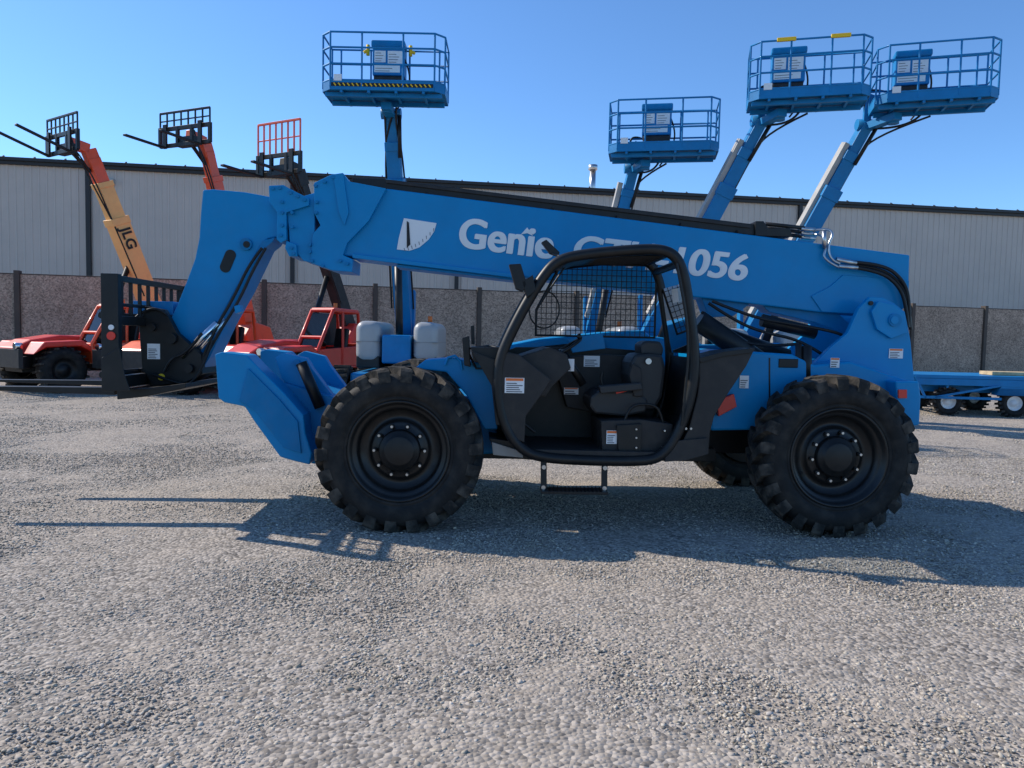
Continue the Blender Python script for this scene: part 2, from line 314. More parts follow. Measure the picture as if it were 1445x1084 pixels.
# --- stabilisers
st=[(303,500),(312,497),(348,501),(362,516),(402,556),(428,586),(431,612),(440,640),(437,656),(412,650),(395,645),(360,597),(345,574),(316,568),(308,562)]
prism('stabiliser_leg',st,.46,.74,BLUE,T,.012); prism('stabiliser_leg',st,1.76,2.04,BLUE,T,.012,yr=.46)
prism('stabiliser_inner_edge',[(350,520),(395,565),(420,595),(425,640),(400,632),(360,580),(338,566)],.44,.46,BLUED,T,.004)
sl=[(388,505),(400,498),(432,506),(440,520),(470,560),(455,580),(430,590),(400,545)]
prism('stabiliser_link',sl,.8,.92,BLUE,T); prism('stabiliser_link',sl,1.58,1.7,BLUE,T,yr=.8)
cyls('stabiliser_cylinder',[(cp(410,520,1.0),cp(440,590,1.0),.055),(cp(425,512,.68),cp(452,575,.68),.05)],BLACK,T)
prism('cross_beam',[(395,560),(440,575),(450,640),(420,650)],.74,1.78,BLUE,T,.012)
cyls('stabiliser_pins',[(cp(395,540,.72),cp(395,540,.80),.04),(cp(418,512,.76),cp(418,512,.82),.03)],BLUED,T)
# =========== CAB
loop=[(820,359),(900,352),(935,352),(955,362),(966,390),(973,440),(981,500),(978,545),(966,590),(948,628),(930,646),(905,651),(830,650),(765,646),(738,636),(718,612),(706,580),(702,540),(706,505),(722,468),(742,430),(765,392),(785,368)]
near=[U(u,v,.10) for u,v in loop]
NL=[tuple(p) for p in near]; FL=[(p.x,.92,p.z) for p in near]
tube('cab_frame_near',[NL],.044,BLACK,T,cyc=True,smooth=True,res=5); tube('cab_frame_far',[FL],.040,BLACK,T,cyc=True,smooth=True,res=5)
def zof(v,y=.1): return U(800,v,y).z
xr=lambda u,v=450:U(u,v,.10).x
tube('cab_cross',[[tuple(U(u,v,.1)),(U(u,v,.1).x,.92,U(u,v,.1).z)] for u,v in [(790,366),(935,353),(958,372),(724,466)]],.032,BLACK,T)
prism('cab_roof',[(795,366),(820,357),(900,349),(936,349),(950,357),(946,362),(930,356),(900,356),(822,364),(800,372)],.1,.92,BLACK,T,.004)
tube('roof_bars',[[(xr(815),.2+.09*i,zof(361)),(xr(945),.2+.09*i,zof(356))] for i in range(8)],.008,BLACK,T)
x0=U(757,430,.93).x;x1=U(925,430,.93).x; z0=U(800,474,.93).z; z1=U(800,372,.93).z
P=[]
nx=24;nz=13
for i in range(nx+1):
    x=x0+(x1-x0)*i/nx
    top=z1 if i>4 else z0+(z1-z0)*(.35+.65*i/5)
    P.append([(x,.93,z0),(x,.93,top)])
for j in range(nz+1):
    z=z0+(z1-z0)*j/nz
    xs=x0+(x1-x0)*max(0,(j/nz-.35)/.65)*5/nx; P.append([(xs,.935,z),(x1,.935,z)])
tube('window_guard_mesh',P,.0035,BLACK,T,res=1)
tube('guard_frame',[[(x0,.93,z0),(x1,.93,z0),(x1,.93,z1),(x0+(x1-x0)*.2,.93,z1),(x0,.93,z0+(z1-z0)*.35)]],.014,BLACK,T,cyc=True)
rw=[U(966,400,.1),U(980,500,.1)]
obj('rear_glass',[(rw[0].x-.01,.16,rw[0].z),(rw[0].x-.01,.88,rw[0].z),(rw[1].x-.01,.88,rw[1].z),(rw[1].x-.01,.16,rw[1].z)],[[0,1,2,3]],GLASS,T)
rp=lambda y,t:(rw[0].x+(rw[1].x-rw[0].x)*t-.025,y,rw[0].z+(rw[1].z-rw[0].z)*t)
obj('window_sticker',[rp(.25,.05),rp(.45,.05),rp(.45,.25),rp(.25,.25)],[[0,1,2,3]],WHITE,T)
lw=[U(979,505,.1),U(965,592,.1),U(940,640,.1)]
obj('rear_wall',[(p.x+.01,y,p.z) for p in lw for y in (.14,.9)],[[0,1,3,2],[2,3,5,4]],BLACK,T)
prism('inner_wall',[(713,500),(735,492),(860,492),(968,500),(965,560),(950,610),(930,648),(760,642),(728,620),(708,580)],.94,.98,BLACK,T,.004,yr=.12)
fw=[U(707,505,.1),U(742,430,.1),U(780,372,.1)]
obj('windshield',[(p.x,y,p.z) for p in fw for y in (.14,.88)],[[0,1,3,2],[2,3,5,4]],GLASS,T)
lf=[U(707,505,.1),U(706,580,.1),U(738,634,.1)]
obj('front_wall',[(p.x,y,p.z) for p in lf for y in (.14,.92)],[[0,1,3,2],[2,3,5,4]],BLACK,T)
prism('cab_floor',[(745,634),(925,638),(925,650),(750,648)],.1,.94,CHAR,T)
prism('front_quarter_panel',[(704,508),(716,497),(732,500),(778,536),(768,552),(742,588),(740,625),(724,618),(709,590),(703,545)],.07,.12,CHAR,T,.008)
decal(T,726,544,27,22,.068,0)
prism('dash_console',[(728,505),(775,490),(800,500),(806,520),(780,545),(770,560),(735,560)],.2,.85,CHAR,T,.01)
prism('side_console',[(775,505),(850,500),(930,505),(925,560),(850,585),(800,575),(790,540)],.80,.93,CHAR,T,.01,yr=.8)
decal(T,792,515,36,18,.30,1); decal(T,835,510,22,16,.79,1); decal(T,806,552,20,10,.79,0)
prism('dash_trim',[(800,478),(850,470),(855,492),(808,498)],.70,.72,BLUED,T)
c=U(793,495,.5)
ax=Vector((-.55,0,.83)).normalized(); e1=Vector((0,1,0)); e2=ax.cross(e1)
P=[c+e1*(.19*math.cos(t))+e2*(.19*math.sin(t)) for t in [2*math.pi*i/28 for i in range(28)]]
tube('steering_wheel',[P],.014,BLACK,T,cyc=True); tube('steering_spokes',[[c,P[0]],[c,P[14]],[c,P[7]]],.012,BLACK,T)
cyls('steering_column',[(tuple(c),tuple(c-ax*.35),.035)],BLACK,T); cyls('steering_knob',[(tuple(P[20]),tuple(P[20]+ax*.05),.02)],BLACK,T)
tube('joystick',[[cp(855,560,.45),cp(848,535,.45),cp(850,525,.45)],[cp(735,592,.3),cp(742,600,.3),cp(755,610,.3)]],.012,BLACK,T)
c=U(768,437,.5); tube('cab_fan_ring',[[c+Vector((.13*math.cos(t),0,.16*math.sin(t))) for t in [2*math.pi*i/24 for i in range(24)]]],.007,BLACK,T,cyc=True)
tube('wiper',[[cp(800,372,.6),cp(775,410,.6),cp(762,430,.6)]],.008,BLACK,T)
# seat
prism('seat_cushion',[(833,560),(845,552),(900,552),(915,565),(912,582),(880,588),(840,584),(832,574)],.32,.76,SEAT,T,.02)
prism('seat_backrest',[(890,512),(897,500),(915,498),(935,500),(940,520),(935,560),(925,578),(905,578),(893,555),(888,530)],.33,.75,SEAT,T,.03)
prism('seat_headrest',[(904,486),(912,481),(932,482),(937,492),(935,503),(905,502)],.40,.68,SEAT,T,.02)
prism('seat_side_bolster',[(888,530),(893,512),(905,520),(908,560),(895,560)],.29,.33,CHAR,T,.01)
disc('seat_knob',915,510,.30,.025,STEEL,.01)
prism('armrest',[(845,545),(905,540),(908,550),(848,556)],.24,.3,SEAT,T,.01)
prism('seat_belt',[(866,548),(888,541),(886,552),(870,556)],.31,.318,RED,T,.002)
tube('grab_loop',[[cp(880,598,.22),cp(886,578,.22),cp(900,570,.22),cp(922,571,.22),cp(932,580,.22),cp(936,598,.22)]],.012,BLACK,T,smooth=True)
prism('seat_base_box',[(848,594),(905,592),(950,599),(945,642),(850,640)],.18,.75,CHAR,T,.008)
decal(T,863,617,14,19,.178,0)
prism('box_step',[(870,600),(905,598),(905,640),(873,640)],.15,.18,BLACK,T)
L=[]
for u,v in [(898,606),(898,618),(898,632),(938,608),(936,632)]:
    p=U(u,v,.14); L.append(((p.x,.135,p.z),(p.x,.2,p.z),.008))
cyls('panel_bolts',L,STEEL,T,8)
prism('rear_quarter_panel',[(984,506),(1022,496),(1066,491),(1054,516),(1030,552),(1008,588),(1002,612),(1000,641),(958,643),(962,625),(972,606),(984,560),(987,535)],.10,.5,CHAR,T,.01)
prism('panel_fold',[(984,506),(1022,496),(1066,491),(1062,498),(1022,503),(990,512)],.085,.1,BLACK,T,.003)
prism('sill_box',[(940,636),(958,622),(998,618),(1000,641),(968,650),(938,652)],.07,.1,CHAR,T,.004)
disc('panel_bolt',968,605,.095,.01,STEEL,.006,8); disc('panel_bolt',975,605,.095,.01,STEEL,.006,8)
tube('door_edge_rod',[[cp(962,600,.04),cp(966,560,.03),cp(972,500,.03),cp(969,450,.03),cp(962,410,.03),cp(955,372,.04)]],.011,BLACK,T,smooth=True)
prism('mirror',[(718,373),(735,372),(744,402),(738,412),(728,408)],.02,.10,BLACK,T,.008)
prism('mirror',[(764,342),(771,338),(790,356),(788,362),(776,358)],.3,.36,BLACK,T,.006)
prism('mirror_bracket',[(736,398),(752,388),(756,410),(744,420)],.02,.12,BLACK,T,.004)
tube('mirror_arms',[[cp(742,405,.05),cp(760,400,.08)],[cp(776,356,.33),cp(795,364,.2)],[cp(662,500,.4),cp(672,520,.4),cp(700,520,.3)],[cp(662,492,.4),cp(690,488,.3),cp(706,492,.2)]],.010,BLACK,T)
prism('mirror',[(652,477),(662,474),(664,518),(655,516)],.33,.45,BLACK,T,.006)
prism('mirror',[(664,460),(669,459),(670,486),(665,486)],.5,.6,BLACK,T,.006)
prism('front_lower_box',[(664,490),(708,490),(712,512),(690,516),(668,510)],.2,.8,BLACK,T,.006)
prism('front_fender_black',[(666,496),(704,510),(712,600),(700,600),(694,545)],.12,.9,BLACK,T,.004)
a=U(767,655,.12);b=U(767,692,.12);c=U(853,655,.12)
beams('step_hangers',[((a.x,.12,a.z+.03),(b.x,.10,b.z),.02,.05,(0,1,0)),((c.x,.12,a.z+.03),(c.x,.10,b.z),.02,.05,(0,1,0))],BLACK,T); box('step_tread',(a.x-.02,.02,b.z-.012),(c.x+.02,.2,b.z+.012),BLACK,T,.003)
L=[((a.x+.03+i*.032,.018,b.z+.012),(a.x+.03+i*.032,.2,b.z+.012),.006,.02) for i in range(int((c.x-a.x)/.032))]
beams('step_grip',L,CHAR,T,0)
cyls('step_bolts',[((x,.08,zz),(x,.13,zz),.018) for x in (a.x,c.x) for zz in (a.z-.02,b.z+.03)],STEEL,T,10)
prism('fuel_tank',[(690,618),(740,625),(760,650),(700,645)],.3,.9,BLACK,T)
prism('toolbox_edge',[(694,624),(738,638),(738,646),(696,642)],.27,.3,LGREY,T,.002)
disc('carriage_reflector',157,474,ya-.04,.035,RED,.008,16); disc('carriage_decal',157,462,ya-.04,.022,WHITE,.008,16)
cyls('drive_shaft',[((wb0+.1,1.25,.62),(wb1-.1,1.25,.62),.05)],BLACK,T)

# =========================================================== BACKGROUND MACHINES
def simple_wheel(fr,c,R,Wd,flip=1,rim=COWL):
    k=R
    lathe('tyre',[(.52*k,.05),(.6*k,.01),(.8*k,0),(.93*k,.03),(k,.09),(k,Wd-.09),(.93*k,Wd-.03),(.8*k,Wd),(.5*k,Wd-.04)],c,RUB,fr,36,flip)
    lathe('rim',[(.53*k,.04),(.5*k,.06),(.44*k,.12),(.25*k,.12),(.22*k,.05),(0,.05)],c,rim,fr,24,flip)
    L=[]
    for i in range(20):
        a=2*math.pi*i/20
        L.append(((c[0]+k*math.cos(a),c[1]+flip*.0,c[2]+k*math.sin(a)),(c[0]+k*math.cos(a+.1),c[1]+flip*Wd,c[2]+k*math.sin(a+.1)),.07,.05))
    beams('tread_lugs',L,RUBT,fr,0)
def basket(fr,c,yaw,w=2.35,d=.9,h=1.0,stripe=False,cons=0):
    M=Matrix.Translation(Vector(c))@Matrix.Rotation(yaw,4,'Z')
    X=lambda x,y,z:tuple(M@Vector((x,y,z)))
    ch=.18; ring=[(-w/2+ch,-d/2),(w/2-ch,-d/2),(w/2,-d/2+ch),(w/2,d/2),(-w/2,d/2),(-w/2,-d/2+ch)]
    P=[]
    for z in (.12,.42,.72,h):
        P.append([X(x,y,z) for x,y in ring+[ring[0]]])
    xs=[-w/2+ch,-w/6,w/6,w/2-ch]
    for x in xs: P.append([X(x,-d/2,0),X(x,-d/2,h)]); P.append([X(x,d/2,0),X(x,d/2,h)])
    for y in (-d/2+ch,d/2): P.append([X(-w/2,y,0),X(-w/2,y,h)]); P.append([X(w/2,y,0),X(w/2,y,h)])
    tube('basket_rails',P,.019,LBLUE,fr,res=2)
    n=len(ring); v=[X(x,y,z) for z in (-.04,.0) for x,y in ring]; f=[list(range(n)),list(range(2*n-1,n-1,-1))]+[[i,(i+1)%n,n+(i+1)%n,n+i] for i in range(n)]
    obj('basket_floor',v,f,LBLUE,fr)
    L=[]
    for i in range(n):
        a=ring[i];b=ring[(i+1)%n]; L.append((X(a[0],a[1],.03),X(b[0],b[1],.03),.02,.18))
    for x in (-w/3,-w/9,w/9,w/3): L.append((X(x,-d/2,-.07),X(x,d/2,-.07),.05,.07))
    for y in (-.28,.28): L.append((X(-w/2+.05,y,-.1),X(w/2-.05,y,-.1),.07,.08))
    beams('basket_toeboard',L,LBLUE,fr)
    if stripe:
        A=[];yy=tuple(M.to_3x3()@Vector((0,1,0)))
        for i in range(22):
            x=-w/2+.25+i*.085; A.append((X(x,-d/2-.013,.06),X(x+.04,-d/2-.013,.01),.004,.022,yy))
        beams('hazard_stripe_base',[(X(-w/2+.2,-d/2-.011,.035),X(w/2-.2,-d/2-.011,.035),.003,.07,yy)],BLACK,fr,0); beams('hazard_stripe',A,FOAM,fr,0)
    def bx(nm,a,b,m,bv=.01):
        vv=[X(x+cons,y,z) for x in (a[0],b[0]) for y in (a[1],b[1]) for z in (a[2],b[2])]; obj(nm,vv,BOXF,m,fr,bevel=bv)
    bx('control_console',(-.30,d/2-.32,.42),(.32,d/2+.06,1.02),LBLUE,.02)
    bx('console_lid',(-.32,d/2-.38,.94),(.34,d/2-.05,1.07),BLUED,.03)
    bx('console_base',(-.28,d/2-.30,.16),(.30,d/2+.02,.42),CHAR,.03)
    for x,z,ww,hh in ((-.26,.66,.22,.22),(.0,.64,.28,.24),(-.26,.47,.5,.14)):
        bx('console_decal',(x,d/2-.326,z),(x+ww,d/2-.321,z+hh),WHITE,0)
        for i in range(int(hh/.05)): bx('decal_print',(x+.02,d/2-.329,z+.02+i*.05),(x+ww*(.6+.1*(i%3)),d/2-.3265,z+.03+i*.05),DGREY,0)
    bx('decal_plate',(-w/2+.25-cons,-d/2-.02,.1),(-w/2+.40-cons,-d/2-.012,.22),WHITE,0)
    tube('console_cable',[[X(cons+.3,d/2-.2,.8),X(cons+.45,d/2-.1,.5),X(cons+.3,d/2,.1),X(cons+.1,d/2+.1,-.15)]],.018,BLACK,fr,smooth=True)
    return X
def boom_lift(name,bpx,depth,gpx,gdepth,yaw=0,w=2.35,stripe=False,foam=False,w0=.34,tx=0,cons=0):
    bc=W(bpx[0],bpx[1],depth); g=W(gpx,560,gdepth)
    fr=Frame(name,(g.x,g.y,0))
    c=bc-Vector((g.x,g.y,0))
    X=basket(fr,c,yaw,w,stripe=stripe,cons=cons)
    M3=Matrix.Rotation(yaw,3,'Z')
    tip=c+M3@Vector((tx,.62,-.18)); piv=Vector((0,.35,1.75))
    d=(tip-piv); dn=d.normalized()
    cyls('rotator',[(tuple(c+M3@Vector((tx*.6,.2,-.1))),tuple(c+M3@Vector((tx*.6,.2,-.30))),.11),(tuple(tip+Vector((-.2,0,0))),tuple(tip+Vector((.2,0,0))),.11)],LBLUE,fr)
    beams('basket_bracket',[(tuple(c+M3@Vector((tx*.55,.0,-.2))),tuple(tip+Vector((0,.05,-.05))),.2,.14)],LBLUE,fr)
    if tx:
        k=c+M3@Vector((tx,.55,.35)); beams('jib_knuckle',[(tuple(tip),tuple(k),.14,.2),(tuple(k),tuple(c+M3@Vector((tx*.6,.5,.15))),.1,.14)],LBLUE,fr,.01)
        tube('knuckle_hoses',[[tip,k+Vector((-.18,-.1,.05)),k+Vector((.1,-.1,.15)),c+M3@Vector((tx*.4,.45,.3))],[tip+Vector((.1,-.1,-.1)),c+M3@Vector((tx*.3,.2,-.4)),c+M3@Vector((tx*.1,.3,-.1))]],.022,BLACK,fr,smooth=True)
    cyls('level_cylinder',[(tuple(tip+Vector((.18,-.1,-.05))),tuple(tip-dn*.9+Vector((.15,-.2,0))),.04)],BLACK,fr)
    sd=(1,0,0)
    beams('boom_inner',[(tuple(piv+d*.3),tuple(tip),w0*.62,w0*.75,sd)],LBLUE,fr,.01)
    beams('boom_middle',[(tuple(piv+d*.2),tuple(piv+d*.86),w0*.8,w0*.95,sd)],LBLUE,fr,.01)
    beams('boom_outer',[(tuple(piv-dn*.3),tuple(piv+d*.70),w0,w0*1.2,sd)],LBLUE,fr,.01)
    beams('boom_outer_collar',[(tuple(piv+d*.67),tuple(piv+d*.72),w0*1.12,w0*1.32,sd),(tuple(piv+d*.84),tuple(piv+d*.88),w0*.9,w0*1.05,sd)],LBLUE,fr,.01)
    if tx:
        off=Vector((-w0*.62,0,0)); beams('cable_track',[(tuple(piv+d*.1+off),tuple(piv+d*.92+off),w0*.30,w0*.6,sd)],LGREY,fr,.004)
    else:
        off=Vector((-w0*.55,-.1,0))
        tube('boom_side_hoses',[[piv+d*.1+off,piv+d*.5+off*.9,piv+d*.9+off*.7,tip+Vector((-.1,-.2,0))],[piv+d*.1+off*1.3,piv+d*.5+off*1.1,piv+d*.93+off*.8,tip+Vector((.1,-.2,.0))]],.022,BLACK,fr,smooth=True)
    tube('boom_hoses',[[piv+d*.1-off*1.1,piv+d*.5-off*1.05,piv+d*.85-off*.9,tip+Vector((.1,-.1,-.25)),c+Vector((.15,.3,-.15))]],.02,BLACK,fr,smooth=True)
    cyls('boom_lift_cylinder',[((0,-.35,1.15),tuple(piv+d*.35+Vector((0,-.35,0))),.08)],BLACK,fr)
    beams('riser',[((-.16,.4,1.1),(-.16,.55,2.6),.08,.25,sd),((.16,.4,1.1),(.16,.55,2.6),.08,.25,sd)],LBLUE,fr,.01)
    box('turret',(-.30,-.9,1.0),(.30,1.1,1.6),LBLUE,fr,.04)
    for s in (-1,1):
        x0,x1=(-.86,-.34) if s<0 else (.34,.86)
        o=box('cowl',(x0,-.9,1.02),(x1,1.2,1.88),COWL,fr,.18); o.modifiers[0].segments=6
        for p in o.data.polygons: p.use_smooth=True
        box('cowl_skirt',(x0+.02,-.85,.9),(x1-.02,1.15,1.15),CHAR,fr,.03)
        box('cowl_seam',(x0-.004,-.906,1.45),(x1+.004,1.206,1.455),DGREY,fr,.0)
    cyls('beacon',[((.6,0,1.88),(.6,0,2.02),.05)],ORANGE,fr)
    box('chassis',(-.85,-1.4,.42),(.85,1.4,.82),LBLUE,fr,.05)
    cyls('swing_bearing',[((0,0,.8),(0,0,1.02),.5)],BLACK,fr,32)
    for y in (-1.25,1.25):
        for s,x in ((-1,-1.2),(1,1.2)):
            em=bpy.data.objects.new('wheel',None); link(em,fr); em.location=(x,y,.47); em.rotation_euler=(0,0,math.pi/2 if s>0 else -math.pi/2)
            simple_wheel(em,(0,0,0),.47,.34,1)
        cyls('axle',[((-1,y,.47),(1,y,.47),.1)],BLACK,fr)
    if foam:
        for x in (-.45,.5): beams('foam_pad',[(X(x-.17,-.455,1.01),X(x+.17,-.455,1.01),.06,.07)],FOAM,fr,.01)
    return fr,X
f1,X1=boom_lift('boom_lift',(545,134),14.9,567,16.5,w=2.32,stripe=True,cons=.0)
for x in (-.42,.42): cyls('yellow_bumper',[(X1(x,.3,.85),X1(x,.3,1.05),.035),(X1(x,.3,.95),X1(x*1.2,.3,.9),.03)],FOAM,f1,10)
boom_lift('boom_lift',(935,216),16.3,835,17.6,yaw=math.radians(-10),w=2.25,tx=-.62,cons=-.15)
boom_lift('boom_lift',(1138,142),14.8,915,16.5,yaw=math.radians(-14),w=2.15,foam=True,tx=-.78,cons=-.35)
boom_lift('boom_lift',(1315,146),14.8,1060,16.5,yaw=math.radians(-16),w=2.08,tx=-1.05,cons=-.35)

def bg_tele(loc,yaw,tip_px,col,tipcol,cabcol,body,cw=1.3,gridh=.55,gridcol=BLACK,headcol=BLACK,ftilt=.02,bw=.30):
    fr=Frame('telehandler',loc,yaw)
    for x in (-1.45,1.45):
        simple_wheel(fr,(x,-1.2,.56),.56,.38,1,rim=BLACK); simple_wheel(fr,(x,1.2,.56),.56,.38,-1,rim=BLACK)
        cyls('axle',[((x,-1,.56),(x,1,.56),.12)],BLACK,fr)
    prism_l('chassis',[(-2.1,.5),(2.2,.5),(2.3,.9),(2.2,1.1),(-1.9,1.05),(-2.2,.9)],-.45,.45,CHAR,fr)
    prism_l('engine_hood',[(-.9,.75),(1.9,.75),(2.0,1.2),(1.7,1.45),(-.4,1.4),(-.9,1.1)],.45,1.15,body,fr,.04)
    fe=[(-2.15,.95),(-1.9,1.25),(-1.0,1.3),(-.6,1.0),(-.6,.9),(-1.05,1.15),(-1.85,1.12)]
    prism_l('front_fender',fe,-1.15,-.4,body,fr,.03); prism_l('front_fender',fe,.4,1.15,body,fr,.03)
    prism_l('front_nose',[(-2.25,.75),(-2.3,1.1),(-1.9,1.3),(-1.2,1.42),(-.7,1.4),(-.7,.8)],-.44,.44,body,fr,.05)
    prism_l('rear_counterweight',[(1.3,.8),(2.4,.7),(2.5,1.1),(2.2,1.75),(1.5,1.9),(1.2,1.5)],-.4,.4,body,fr,.04)
    prism_l('rear_fender',[(.8,.95),(.95,1.22),(1.9,1.25),(2.3,.95),(1.9,1.12),(1.0,1.12)],-1.15,-.45,body,fr,.02)
    beams('front_frame',[((-2.4,-1.1,.85),(-2.4,1.1,.85),.10,.45),((-2.4,-1.0,.75),(-1.9,-.4,.75),.12,.3),((-2.4,1.0,.75),(-1.9,.4,.75),.12,.3)],CHAR,fr,.01)
    for y in (-.9,.9): cyls('headlight',[((-2.46,y,1.15),(-2.3,y,1.15),.08)],CHROME,fr)
    y0,y1=-1.12,-.42
    sec=[(-.75,.75),(.75,.75),(.8,1.3),(.7,2.15),(-.25,2.18),(-.62,1.5),(-.78,1.2)]
    for y in (y0,y1): tube('cab_frame',[[(x,y,z) for x,z in sec]],.045,cabcol,fr,cyc=True)
    tube('cab_cross',[[(x,y0,z),(x,y1,z)] for x,z in sec],.04,cabcol,fr)
    prism_l('cab_roof',[(-.28,2.16),(.72,2.13),(.70,2.22),(-.22,2.25)],y0-.03,y1+.03,cabcol,fr,.02)
    prism_l('cab_door',[(-.72,.78),(.72,.78),(.76,1.28),(-.74,1.2)],y0,y0+.04,cabcol,fr,.01)
    tube('cab_pillar',[[(.12,y0,.78),(.12,y0,2.15)]],.035,cabcol,fr)
    prism_l('cab_back',[(.70,.78),(.76,.78),(.8,1.35),(.74,1.35)],y0,y1,cabcol,fr,.01)
    prism_l('cab_front',[(-.76,.78),(-.70,.78),(-.72,1.2),(-.78,1.2)],y0,y1,cabcol,fr,.01)
    obj('cab_windshield',[(-.72,y0+.05,1.25),(-.72,y1-.05,1.25),(-.30,y1-.05,2.1),(-.30,y0+.05,2.1)],[[0,1,2,3]],GLASS,fr)
    obj('cab_side_glass',[(-.74,y1,1.25),(.72,y1,1.3),(.66,y1,2.12),(-.25,y1,2.12)],[[0,1,2,3]],CHAR,fr)
    prism_l('seat',[(.1,1.1),(.5,1.1),(.6,1.7),(.5,1.75),(.4,1.25),(.1,1.25)],-.95,-.55,BLACK,fr,.03)
    cyls('steering_wheel',[((-.3,-.75,1.35),(-.28,-.75,1.38),.16)],BLACK,fr); cyls('beacon',[((.2,-.8,2.2),(.2,-.8,2.38),.05)],ORANGE,fr)
    tip=fr.U(tip_px[0],tip_px[1],0.0); piv=Vector((1.7,0,1.65)); d=tip-piv; dn=d.normalized(); sd=(0,1,0)
    beams('boom_outer',[(tuple(piv-dn*.3),tuple(piv+d*.66),bw,bw*1.2,sd)],col,fr,.01)
    beams('boom_middle',[(tuple(piv+d*.5),tuple(piv+d*.86),bw*.84,bw*.98,sd)],col,fr,.01)
    beams('boom_inner',[(tuple(piv+d*.6),tuple(tip),bw*.68,bw*.8,sd)],tipcol,fr,.01)
    beams('boom_collar',[(tuple(piv+d*.63),tuple(piv+d*.67),bw*1.1,bw*1.3,sd),(tuple(piv+d*.84),tuple(piv+d*.87),bw*.95,bw*1.1,sd)],CHAR if col is CHAR else col,fr,.01)
    h1=tip+Vector((-.10,0,.22)); h2=tip+Vector((-.62,0,.30))
    beams('boom_head',[(tuple(tip-dn*.15),tuple(h1),.22,.34,sd),(tuple(h1),tuple(h2),.22,.26,sd)],tipcol,fr,.02)
    cyls('tilt_cylinder',[(tuple(tip+Vector((-.05,.0,-.35))),tuple(h2+Vector((-.05,0,-.1))),.05)],BLACK,fr)
    cyls('boom_hoist_cylinder',[((-.1,0,1.0),tuple(piv+d*.38+Vector((-.2,0,0))),.07)],BLACK,fr)
    tube('boom_hoses',[[piv+d*.2+Vector((-.2,-.2,0)),piv+d*.6+Vector((-.24,-.2,0)),tip+Vector((-.25,-.18,-.1)),h2+Vector((0,-.15,-.1))],[piv+d*.6+Vector((-.2,-.16,0)),tip+Vector((-.35,-.2,-.25)),h2+Vector((.1,-.2,-.25)),h2+Vector((0,-.2,.1))]],.02,BLACK,fr,smooth=True)
    q=lambda x,y,z:(h2.x-.12+x,y,h2.z+z)
    hw=cw/2
    L=[(q(0,-hw,-.28),q(0,hw,-.28),.07,.1),(q(0,-hw,.15),q(0,hw,.15),.07,.1)]
    for y in (-hw,-.25,.25,hw): L.append((q(0,y,-.3),q(0,y,.2),.08,.08))
    for y in (-hw*.7,hw*.7): L.append((q(-.08,y,-.35),q(-.08,y,.25),.12,.05)); L.append((q(-.06,y,-.35),q(-1.3,y,-.33+ftilt),.11,.045))
    L.append((q(.1,-.3,-.2),q(.1,.3,-.2),.2,.25))
    beams('carriage',L,headcol,fr)
    L=[(q(0,-hw,.15+gridh),q(0,hw,.15+gridh),.05,.05),(q(0,-hw,.15+gridh*.5),q(0,hw,.15+gridh*.5),.03,.03)]
    for i in range(8):
        y=-hw+cw*i/7; L.append((q(0,y,.15),q(0,y,.15+gridh),.035,.035))
    beams('load_backrest',L,gridcol,fr)
    return fr,piv,d,dn
fr,piv,d,dn=bg_tele((W(142,550,20.2).x,20.2,0),math.radians(56),(130,224),YEL,REDO,REDO,RED,cw=1.55,gridh=.45,ftilt=.35,bw=.40)
c=bpy.data.curves.new('lettering','FONT'); c.body='JLG'; c.size=.40; c.extrude=.002; c.offset=.010; c.materials.append(BLACK); o=bpy.data.objects.new('lettering',c); link(o,fr)
p=piv+d*.60+Vector((-.13,-.222,0)); xax=-dn; zax=Vector((0,-1,0)); yax=zax.cross(xax); o.matrix_local=Matrix.Translation(p)@Matrix((xax,yax,zax)).transposed().to_4x4()
bg_tele((W(286,550,20.4).x,20.4,0),math.radians(66),(292,214),REDO,REDO,REDO,REDO,cw=1.75,gridh=.42,bw=.36)
bg_tele((W(432,550,19.6).x,19.6,0),math.radians(62),(424,254),CHAR,CHAR,RED,RED,cw=1.4,gridh=.8,gridcol=REDO)

# flatbed trailer
tg=G(1437,590)
TR=Frame('flatbed_trailer',(tg.x,tg.y+.2,0),math.radians(-6))
for x in (0,-1.45,):
    simple_wheel(TR,(x,-.1,.32),.32,.22,1,rim=WHITE); simple_wheel(TR,(x,1.9,.32),.32,.22,-1,rim=WHITE)
simple_wheel(TR,(-1.0,2.4,.32),.32,.22,1,rim=BLACK)
box('deck',(-2.3,-.15,.86),(3.5,2.0,.94),LBLUE,TR,.01)
beams('chassis_rails',[((-2.3,-.12,.78),(3.5,-.12,.78),.06,.15),((-2.3,1.95,.78),(3.5,1.95,.78),.06,.15),((-2.3,.3,.6),(3.5,.3,.6),.08,.14),((-2.3,1.5,.6),(3.5,1.5,.6),.08,.14)]+[((-2.3+i*.8,-.1,.7),(-2.3+i*.8,1.9,.7),.06,.12) for i in range(8)],LBLUE,TR)
beams('deck_braces',[((-2.25,-.15,.9),(-2.0,-.15,.4),.05,.05),((-1.8,-.15,.42),(-.4,-.15,.72),.05,.05),((-2.3,-.15,.42),(-.35,-.15,.42),.05,.06)],LBLUE,TR)
prism_l('wheel_guard',[(-.45,.5),(-.35,.72),(.35,.72),(.45,.5),(.38,.66),(-.38,.66)],-.14,.12,LBLUE,TR,.004)
box('lumber_stack',(-.35,.3,.945),(1.9,.9,1.03),WOOD,TR,.01)
